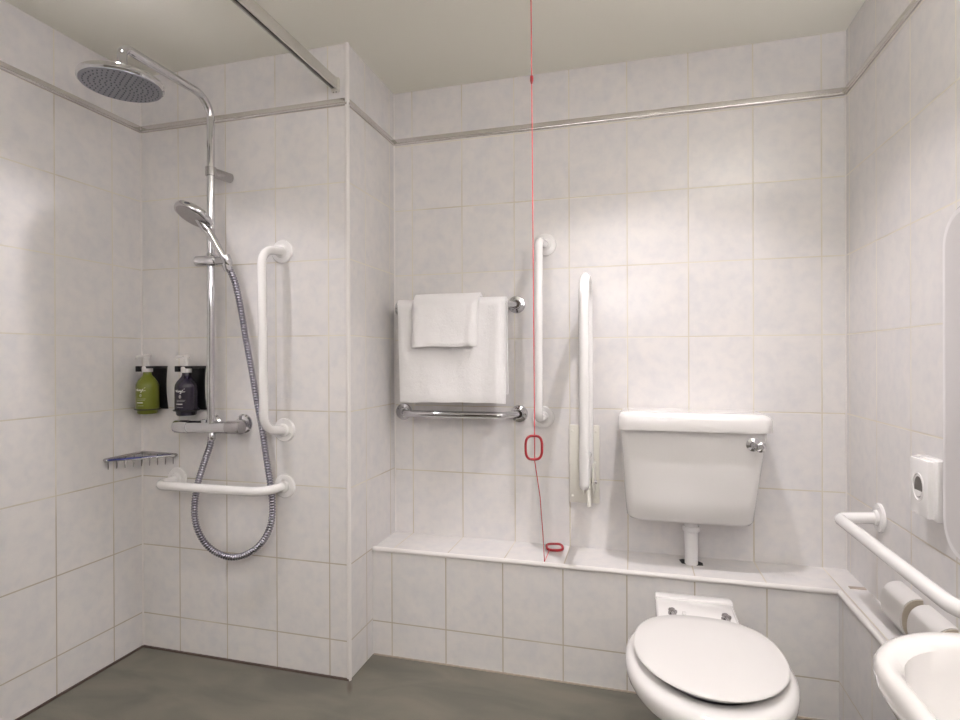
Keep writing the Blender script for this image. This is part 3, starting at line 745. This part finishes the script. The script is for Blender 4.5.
# ------------------------------------------------------------------ basin
ba = thing('wash_basin', 'white ceramic wash basin jutting from the right wall at the picture edge', 'basin', (XR, .48, .58))
def bas(z, gx, gf, gn, r, rb=None):
    """outline: gx inset from the room side, gf from the far side, gn from the near side; big rounded room-side corners"""
    x0, x1, y0, y1 = .2240+gx, XR, .215+gn, .727-gf; out = []
    rr = max(.02, r); rw = .015
    for cx_, cy_, a0, q in ((x1-rw, y0+rw, -PI/2, rw), (x1-rw, y1-rw, 0, rw), (x0+rr*1.0, y1-rr, PI/2, rr), (x0+rr, y0+rr, PI, rr)):
        for k in range(13):
            a = a0+PI/2*k/12; px, py = cx_+q*math.cos(a), cy_+q*math.sin(a)
            out.append(V((px, py, z)))
    # bow the far side gently
    for p in out:
        s = (p.x-x0)/(x1-x0); p.z = z
    return out
def bin_(z, g, r, x1):
    x0, y0, y1 = .2240+g-.0185, .215+g, .727-g+.004; out = []
    for cx_, cy_, a0 in ((x1-r, y0+r, -PI/2), (x1-r, y1-r, 0), (x0+r, y1-r, PI/2), (x0+r, y0+r, PI)):
        for k in range(13):
            a = a0+PI/2*k/12; out.append(V((cx_+r*math.cos(a), cy_+r*math.sin(a), z)))
    return out
R_ = .115
rings = [bas(.575, .14, .13, .13, .09), bas(.58, .11, .10, .10, .10), bas(.62, .065, .06, .06, .11), bas(.67, .030, .028, .028, .115), bas(.71, .010, .010, .010, R_), bas(.728, .001, .001, .001, R_), bas(.740, 0, 0, 0, R_), bas(.747, .003, .003, .003, R_), bas(.7500, .009, .009, .009, R_-.004),
         bin_(.7500, .029, .092, .56), bin_(.7490, .033, .090, .556), bin_(.743, .038, .096, .552), bin_(.72, .041, .09, .547), bin_(.68, .049, .08, .54), bin_(.648, .072, .07, .52), bin_(.638, .095, .06, .50), bin_(.632, .14, .05, .46), bin_(.629, .17, .03, .43)]
obj('bowl', loft(bmesh.new(), rings), M_ceramic, ba, ang=50)
obj('waste', LA([(0, .627), (.024, .627), (.024, .632), (.018, .633), (0, .631)], (.42, .475, 0), (0, 0, 1), 24), M_chrome, ba)

# ------------------------------------------------------------------ small chip on the narrow ledge
cp = obj('ledge_patch', BX((.600, 1.850, ZL-.001), (.642, 1.866, ZL+.0025), .0010), M_chip)
tag(cp, 'small chipped tile patch on the narrow ledge in the right corner', 'patch')

# ------------------------------------------------------------------ lights: recessed ceiling downlights
def downlight(x, y, power, label, angle=104, blend=.22, rad=.022, col=(1, .948, .975), beam=0, beam_angle=92):
    t = thing('ceiling_downlight', label, 'ceiling light', (x, y, ZC), 'recessed ceiling downlights')
    bm = bmesh.new()
    prof = [(.030, .0), (.046, .0), (.047, -.003), (.044, -.005), (.032, -.004), (.030, .0)]
    n = 36; R = [[bm.verts.new(V((x+r*math.cos(2*PI*k/n), y+r*math.sin(2*PI*k/n), ZC+h))) for k in range(n)] for r, h in prof[:-1]]
    for i in range(len(R)):
        A_, B_ = R[i], R[(i+1) % len(R)]
        for k in range(n): bm.faces.new((A_[k], A_[(k+1) % n], B_[(k+1) % n], B_[k]))
    obj('bezel', bm, M_satin, t)
    m = bpy.data.materials.get('lamp_glow')
    if not m:
        m, nt, b = new_mat('lamp_glow'); b.inputs['Emission Color'].default_value = (1, .93, .84, 1); b.inputs['Emission Strength'].default_value = 6
    obj('lens', LA([(0, -.0005), (.030, -.0005), (.030, -.0015), (0, -.0015)], (x, y, ZC), (0, 0, 1), 32), m, t)
    ld = bpy.data.lights.new('lamp', 'SPOT'); ld.energy = power; ld.spot_size = math.radians(angle); ld.spot_blend = blend; ld.shadow_soft_size = rad; ld.color = col
    lo = bpy.data.objects.new('lamp', ld); COL.objects.link(lo); lo.parent = t; lo.location = (0, 0, -.006-rad)
    if beam:       # the brighter core of the reflector lamp
        bd = bpy.data.lights.new('lamp_core', 'SPOT'); bd.energy = beam; bd.spot_size = math.radians(beam_angle); bd.spot_blend = 1.0; bd.shadow_soft_size = rad; bd.color = col
        bo = bpy.data.objects.new('lamp_core', bd); COL.objects.link(bo); bo.parent = t; bo.location = (0, 0, -.007-rad)
    return t
downlight(.07, 1.48, 11.5, 'recessed round ceiling downlight above the toilet', angle=104, blend=.35, rad=.015, beam=36)
downlight(-1.26, 1.10, 9, 'recessed round ceiling downlight over the shower', angle=102, blend=.35, rad=.015, beam=18)
downlight(.10, -.15, 1.5, 'recessed round ceiling downlight near the basin', angle=150, blend=.6, rad=.03)
ul = thing('fill_uplighter', 'added unseen trough fill light on the wall behind the viewer', 'fill light', (UX, YN, UZ-.02))  # out-of-view trough added as soft fill for the whole room
bm = bmesh.new()
prof = [(0, 0), (.02, -.02), (.13, -.02), (.15, 0), (.15, .045), (.144, .045), (.144, .004), (.006, .004), (.006, .045), (0, .045)]
prism(bm, [V((UX-.5, YN+a, UZ+c)) for a, c in prof], (1.0, 0, 0))
box(bm, (UX-.504, YN, UZ-.02), (UX-.498, YN+.15, UZ+.045)); box(bm, (UX+.498, YN, UZ-.02), (UX+.504, YN+.15, UZ+.045))
obj('trough', bm, M_white, ul)
la = bpy.data.lights.new('lamp', 'AREA'); la.shape = 'RECTANGLE'; la.size = .95; la.size_y = .12; la.energy = UP; la.color = (1, .968, 1.0)
lo = bpy.data.objects.new('lamp', la); COL.objects.link(lo); lo.parent = ul; lo.location = (0, .080, .068); lo.rotation_euler = (PI-.1, 0, 0); la.spread = math.radians(130)
ml = thing('ceiling_fill_light', 'added unseen trough fill light above the basin brightening the ceiling', 'fill light', (XR, .42, 1.42))  # second added trough, out of view, lifts the ceiling and pier
bm = bmesh.new()
prism(bm, [V((XR-a, .12, 1.42+c)) for a, c in prof], (0, .6, 0))
box(bm, (XR-.15, .116, 1.40), (XR, .122, 1.475)); box(bm, (XR-.15, .718, 1.40), (XR, .724, 1.475))
obj('trough', bm, M_white, ml)
la = bpy.data.lights.new('lamp', 'AREA'); la.shape = 'RECTANGLE'; la.size = .12; la.size_y = .58; la.energy = UP2; la.color = (1, .968, 1.0)
lo = bpy.data.objects.new('lamp', la); COL.objects.link(lo); lo.parent = ml; lo.location = (-.080, 0, .048); lo.rotation_euler = (PI-.35, .2, 0); la.spread = math.radians(105)

w = bpy.data.worlds.new('world'); C.world = w; w.use_nodes = True
w.node_tree.nodes['Background'].inputs[0].default_value = (.9, .88, .85, 1); w.node_tree.nodes['Background'].inputs[1].default_value = .2

# ------------------------------------------------------------------ camera
r_ = V((0.96406264, 0.26565060, -0.00360217)); f_ = V((-0.26565805, 0.96406571, -0.00176577)); u_ = V((0.00300365, 0.00265926, 0.99999195))
cd = bpy.data.cameras.new('camera'); cam = bpy.data.objects.new('camera', cd); COL.objects.link(cam)
cam.matrix_world = Matrix(((r_.x, u_.x, -f_.x, 0), (r_.y, u_.y, -f_.y, 0), (r_.z, u_.z, -f_.z, CAMH), (0, 0, 0, 1)))
cd.sensor_fit = 'HORIZONTAL'; cd.sensor_width = 36; cd.lens = 561.2966/960*36; cd.clip_start = .01
C.camera = cam
C.view_settings.view_transform = 'Standard'; C.view_settings.look = 'None'; C.view_settings.exposure = -.07; C.view_settings.gamma = 1; C.view_settings.use_curve_mapping = False
